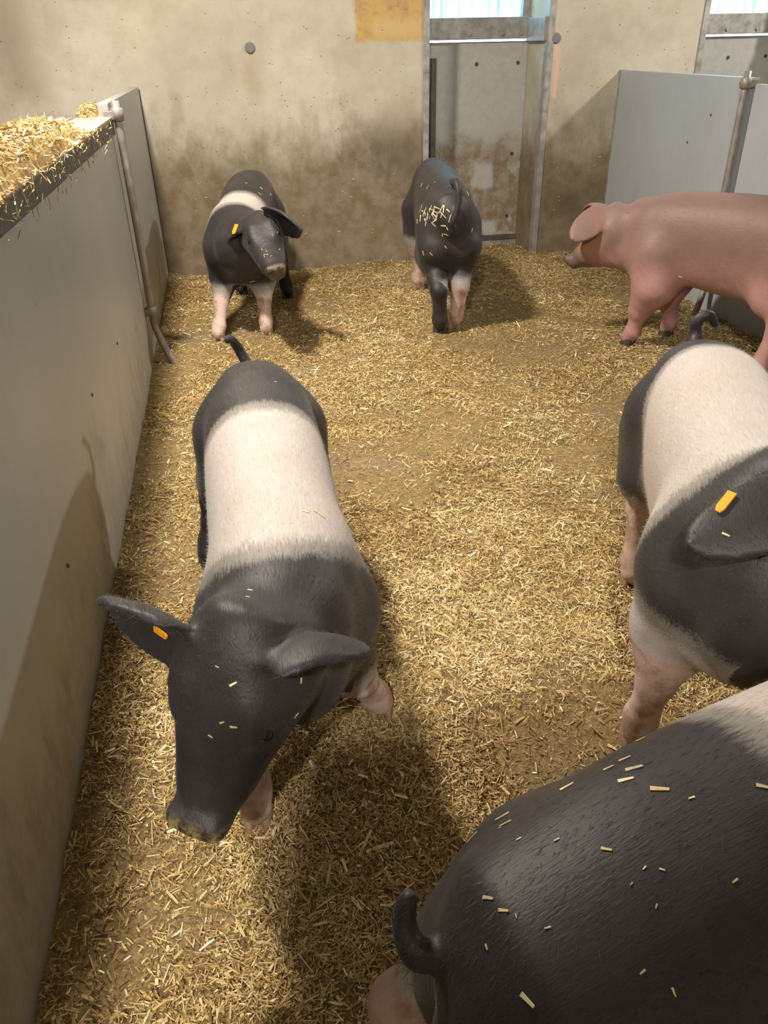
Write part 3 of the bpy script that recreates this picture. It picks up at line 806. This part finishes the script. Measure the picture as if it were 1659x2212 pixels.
    me = fast_mesh('body', V, Q, {'white': wt, 'leg': leg, 'dust': dust, 'belly': belly, 'face': face}, True)
    body = link('body', me, mat or M_HAMP, root)
    # short bristles lying back over the skin, coloured like the coat beneath
    if bristles:
        nm_ = np.zeros(len(V)*3, np.float32); me.vertex_normals.foreach_get('vector', nm_); nm_ = nm_.reshape(-1, 3)
        ok = np.flatnonzero((V[:, 2] > .16) & ~((hs > .2) & near_head)); r2 = np.random.default_rng(len(V)); k2 = r2.choice(ok, bristles)
        B0, N0 = V[k2]+r2.normal(0, .003, (bristles, 3)), nm_[k2]
        fl = np.array([-1, 0, -.45])+r2.normal(0, .28, (bristles, 3)); fl -= N0*np.sum(fl*N0, 1)[:, None]; fl /= np.linalg.norm(fl, axis=1)[:, None]
        B0 -= N0*np.sum((B0-V[k2])*N0, 1)[:, None]
        dr = fl+N0*r2.uniform(.12, .42, (bristles, 1)); sd = np.cross(N0, fl)*.00032; ln_ = r2.uniform(.008, .019, (bristles, 1))
        HV = np.stack([B0-sd-N0*.001, B0+sd-N0*.001, B0+dr*ln_], 1).reshape(-1, 3)
        at_ = {n_: np.repeat(v_[k2], 3) for n_, v_ in (('white', wt), ('leg', leg), ('dust', dust*0), ('belly', belly), ('face', face*0))}
        hr = link('hair', fast_mesh('hair', HV, np.arange(3*bristles).reshape(-1, 3), at_), mat or M_HAMP, root); hr['kind'] = 'stuff'
    # eyes, hooves, tags
    if eye:
        for s_ in (1, -1):
            o = link('eye', EYE_ME, None, root); o.location = H(.148, s_*.069, .015); o.scale = (.0115*k_,)*3
    for i, f in enumerate(feet):
        o = link('hoof', ME_CLAW[bool(hoofdark[i])], None, root); fl = L(f); bz_ = float(bed_height(np.array([f[0]]), np.array([f[1]]))[0]); o.location = (fl[0], fl[1], fl[2]+min(bz_, .0)-.005); o.scale = (sz*1.0, sz*1.0, sz*1.0)
    # straw stuck to the skin: (photo pixel, length mm, angle, kind)
    if flecks or tags:
        bv = BVHTree.FromPolygons(V.tolist(), Q.tolist())
        R3 = np.array([[ca, sa, 0], [-sa, ca, 0], [0, 0, 1]]); co = R3@(CP-np.array([mid[0], mid[1], 0]))
        for px, py, ln, an, kd in list(flecks)+[(*q[:4], q[4]*1j) for q in tags]:
            tg = isinstance(kd, complex)
            d = R3@(Fw*FPX+Rt*(px-829.5)-Up*(py-1106.0)); d /= np.linalg.norm(d)
            hit = bv.ray_cast(Vector(co), Vector(d))
            if hit[0] is None: continue
            nn = np.array(hit[1]); nn = nn if nn@d < 0 else -nn
            r_ = R3@(Rt*math.cos(an)-Up*math.sin(an)); xx = r_-nn*(r_@nn); xx /= np.linalg.norm(xx); yy = np.cross(nn, xx)
            o = link('ear_tag' if tg else 'straw_piece', ME_TAG if tg else ME_SL[kd], None, root); M4 = Matrix.Identity(4); c = np.array(hit[0])+nn*(.004 if tg else .0008); wd_, tk_ = (kd.imag, .004) if tg else (min(ln*.30, .0055), .0010)
            for r in range(3): M4[r][0], M4[r][1], M4[r][2], M4[r][3] = xx[r]*ln, yy[r]*wd_, nn[r]*tk_, c[r]
            o.matrix_basis = M4
    return prop(root, label, 'pig', 'young pigs in the straw pen')
bm = bmesh.new(); bmesh.ops.create_uvsphere(bm, u_segments=16, v_segments=10, radius=1.0)
EYE_ME = bpy.data.meshes.new('eye'); bm.to_mesh(EYE_ME); bm.free(); EYE_ME.materials.append(M_EYE)
EYE_ME.polygons.foreach_set('use_smooth', [True]*len(EYE_ME.polygons))

def legmask(c, i, z0, soft=.0):
    d = np.hypot(c['P'][:, 0]-c['feet'][i, 0], c['P'][:, 1]-c['feet'][i, 1])
    lim = .10+np.clip(c['z']-.12, 0, 1)*.5
    return np.where(d < lim, z0-c['z'], -1.0)
def belt_coat(xr, xf, slope_r=0.0, slope_f=0.0, legs=(.2, .2, None, None), dust=0.0, wmax=9):
    """white between xr and xf (edges lean with height), white socks below the given heights"""
    def f(c):
        x, z = c['x'], c['z']
        zc = np.clip(z, .40, .7)
        wv = np.minimum(x-(xr+slope_r*(zc-.6)), (xf+slope_f*(zc-.6))-x)
        wv = np.where(c['head'], -1, wv)
        low = np.clip((.26-z)/.10, 0, 1)
        wv = np.where((z < .24), -1, wv)*1.0 if False else wv
        lg = np.zeros(len(x))
        for i, zz in enumerate(legs):
            d = np.hypot(c['P'][:, 0]-c['feet'][i, 0], c['P'][:, 1]-c['feet'][i, 1])
            own = (d < .085+np.clip(z-.12, 0, 1)*.35) & (z < .24)
            if zz is not None:
                k = legmask(c, i, zz); wv = np.maximum(wv, k); lg = np.maximum(lg, np.where(own, np.clip((zz+.03-z)/.06, 0, 1), 0))
            else: wv = np.where(own, np.minimum(wv, (z-.20)*1.5), wv)
        du = np.clip((c['hs']-.315)/.02, 0, 1)*dust
        return wv, lg, du, np.zeros(len(x)), np.clip((c['hs']-.02)/.06, 0, 1)
    return f
def red_coat(c):
    z = c['z']; n = len(z)
    b = np.clip((.46-z)/.22, 0, 1)
    hd = np.clip((.125-c['hax'])/.03, 0, 1)
    return np.full(n, -1.0), np.clip((c['hs']-.235)/.06, 0, 1)*.85, np.zeros(n), b, hd*np.clip((c['hs']-.06)/.08, 0, 1)*np.clip(1.2-np.abs(c['hs']-.18)*4, 0, 1)

frng = np.random.default_rng(41)
def rand_flecks(n, x0, x1, y0, y1, l0, l1):
    rng = frng
    return [(rng.uniform(x0, x1), rng.uniform(y0, y1), rng.uniform(l0, l1), rng.uniform(0, 3.14), int(rng.integers(0, 3))) for _ in range(n)]
def at(px, py, z): return tuple(onz(px, py, z))
def aty(px, py, Y):
    d = Fw*FPX+Rt*(px-829.5)-Up*(py-1106.0); return tuple(CP+d*(Y/d[1]))

# front pig walking towards the camera, white belt, head hanging
pig('pig', 'belted black pig walking beside the left panel with white back and hanging black head', (.018, 1.53), (.01, -1), (1.10, .885, 1.0),
    feet=[at(820, 1535, 0), at(556, 1765, 0), (.11, 2.02), at(453, 1212, 0)],
    head=(at(530, 1335, .605), at(432, 1775, .275), (-.42, -1, .9)),
    ears=[(at(780, 1395, .535), (.25, 1, .45), .070, .16, .15, .75), (at(252, 1312, .575), (.05, 1, .0), .074, .03, .15, .70)],
    tail=[(.01, 2.03, .53), (.0, 2.085, .545), (-.02, 2.10, .59), (-.035, 2.07, .625), (-.045, 2.04, .632)],
    bristles=30000, coat=belt_coat(-.055, .425, .0, .85, (.21, .21, None, None), .9), hoofdark=(0, 0, 1, 1), h=.0062, jowl=1.1,
    tags=[(352, 1364, .026, .15, .013)],
    flecks=[(504, 1477, .012, -.5, 0), (480, 1560, .010, -.6, 1), (505, 1570, .012, -.3, 1), (455, 1590, .008, .5, 1), (650, 1470, .009, 1.4, 1), (540, 1275, .008, .8, 0), (535, 1290, .006, 1, 1), (690, 1110, .022, .5, 1), (660, 1105, .012, .1, 0), (640, 1545, .010, -.9, 1), (470, 1440, .006, .4, 1), (595, 825, .006, .3, 0), (630, 1130, .006, .7, 0)])
# pig by the wall, turned to the camera
pig('pig', 'black pig with narrow white shoulder belt standing head-on before the concrete wall', (.085, 4.50), (-.15, -.97), (1.02, .95, 1.09),
    feet=[at(577, 722, 0), at(473, 733, 0), at(622, 640, 0), (.02, 4.86)],
    head=((.125, 3.93, .60), at(598, 590, .425)),
    ears=[(at(652, 497, .585), (.1, .95, .25), .072, .08, .2, .5), (at(492, 517, .50), (-.5, -.35, 1), .058, .12, .3, .0)],
    tail=[(.16, 5.0, .55), (.17, 5.06, .56), (.19, 5.07, .50), (.20, 5.05, .45)],
    bristles=8000, coat=belt_coat(.145, .335, .25, .05, (.20, .205, None, None), .3), arch=.12, hoofdark=(0, 0, 1, 1), h=.0075, hk=.80, throat=1.3,
    tags=[(509, 496, .048, 1.95, .030)],
    flecks=[(545, 608, .03, -.4, 0)]+rand_flecks(8, 490, 610, 370, 420, .012, .02)+rand_flecks(10, 560, 605, 500, 560, .006, .010))
# pig seen from behind, nosing at the hatch
pig('pig', 'black pig seen from behind with straw stuck to its rump, facing the hatch', (1.13, 4.29), (.14, .99), (1.06, .84, 1.20),
    feet=[at(903, 624, 0), (1.30, 4.72), at(951, 716, 0), at(981, 708, 0)],
    head=((1.28, 4.92, .50), (1.34, 5.17, .30)),
    ears=[((1.17, 4.98, .46), (-.3, .2, 1), .058, .1, .3), ((1.42, 4.96, .46), (.3, .2, 1), .058, .1, .3)],
    tail=[aty(978, 392, 3.86), aty(984, 392, 3.80), aty(990, 408, 3.76), aty(990, 440, 3.745), aty(983, 468, 3.742), aty(974, 486, 3.745)],
    bristles=8000, coat=belt_coat(5, 5, 0, 0, (.245, .24, None, .205)), arch=-.02, hoofdark=(0, 0, 1, 0), h=.0075, eye=True,
    flecks=rand_flecks(26, 898, 945, 442, 486, .012, .040)+rand_flecks(8, 925, 990, 440, 475, .02, .06)+rand_flecks(9, 905, 1025, 480, 560, .014, .03)+rand_flecks(6, 905, 1020, 345, 430, .012, .025))
# red pig in profile
pig('pig', 'reddish-brown pig in profile with drooping ear beside the bluish panel', (2.18, 3.17), (-.58, .81), (.92, 1.0, 1.16),
    feet=[at(1357, 742, 0), at(1440, 722, 0), (2.17, 2.84), (2.40, 2.92)],
    head=((1.82, 3.59, .61), at(1230, 568, .36)),
    ears=[(at(1236, 516, .50), (-.4, -.75, .5), .066, .03, .12, .0), ((1.78, 3.86, .56), (.2, .5, .9), .055, .15, .3)],
    tail=[(2.42, 2.80, .58), (2.46, 2.76, .60), (2.48, 2.76, .56), (2.47, 2.74, .52)],
    bristles=8000, coat=red_coat, mat=M_DUROC, hoofdark=(1, 1, 1, 1), h=.0075, jowl=1.8, throat=2.3, bslope=.14, arm=1.2, flecks=[(1470, 598, .02, .2, 0), (1485, 690, .012, .2, 0)])
# white-backed pig at the right with its head turned away
pig('pig', 'belted black pig with broad white back and orange ear tag beside the red pig', (.99, 1.32), (-.385, -.92), (.98, .93, 1.10),
    feet=[(1.02, .93), at(1372, 1597, 0), (1.24, 1.66), at(1365, 1256, 0)],
    head=((.875, .945, .715), (1.14, .83, .57), (0.0, -.4, 1)),
    ears=[((1.04, .98, .68), (.6, .2, .8), .05, .1, .3), (at(1490, 1178, .63), (-.62, -.35, .75), .062, .05, .12, .1)],
    tail=[(1.165, 1.765, .60), (1.18, 1.80, .625), (1.175, 1.80, .66), (1.20, 1.79, .68), (1.225, 1.79, .65)],
    bristles=26000, coat=belt_coat(-.29, .30, -.75, .10, (.34, .34, .24, .24)), h=.0064, neckw=1.1, tags=[(1566, 1088, .042, 2.11, .017)],
    flecks=[(1568, 1155, .012, .6, 1)])
# dark pig right under the camera
pig('pig', 'dark pig with flecked back and hidden head crossing in front of the others', (.635, .49), (.965, .26), (1.06, .97, 1.09),
    feet=[(.93, .66), (1.02, .40), at(895, 2235, .0), (.24, .22)],
    head=((1.20, .60, .52), (1.44, .60, .30)),
    ears=[((1.24, .74, .46), (.1, .4, 1), .06, .1, .3), ((1.30, .50, .46), (.1, -.4, 1), .06, .1, .3)],
    tail=[at(935, 2060, .555), at(900, 2062, .56), at(877, 2020, .57), at(874, 1970, .585), at(884, 1935, .60)],
    bristles=30000, coat=belt_coat(-.13, .40, .2, 0, (.2, .2, .27, .27)), h=.0064, tailr=.8,
    flecks=[(1085, 1765, .018, 1.5, 2), (1092, 1780, .014, 1.5, 1), (1020, 1810, .016, 1.9, 2), (1225, 1700, .016, .15, 0), (1352, 1685, .016, .1, 0), (1350, 1640, .014, .2, 2), (1315, 1660, .012, .2, 2), (1385, 1598, .012, .2, 1), (1425, 1705, .018, .5, 1), (1370, 1660, .018, .4, 2), (1310, 1835, .010, .5, 1), (1140, 2160, .014, .5, 0), (1055, 1940, .012, .4, 2), (1088, 1967, .010, .3, 1), (1650, 1700, .014, .5, 2)]+rand_flecks(14, 1000, 1600, 1700, 2150, .004, .007))
# scraps of straw stuck to the dirty lower wall
wrng = np.random.default_rng(5)
for k in range(26):
    o = link('straw_piece', ME_SL[int(wrng.integers(0, 2))], None, wb)
    o.location = (wrng.uniform(-.3, 1.25) if k < 20 else wrng.uniform(2.15, 2.55), YW-.0015, wrng.uniform(.10, .66)); o.rotation_euler = (math.pi/2, wrng.uniform(-.6, .6), 0)
    o.scale = (wrng.uniform(.010, .022), .0030, .0016)
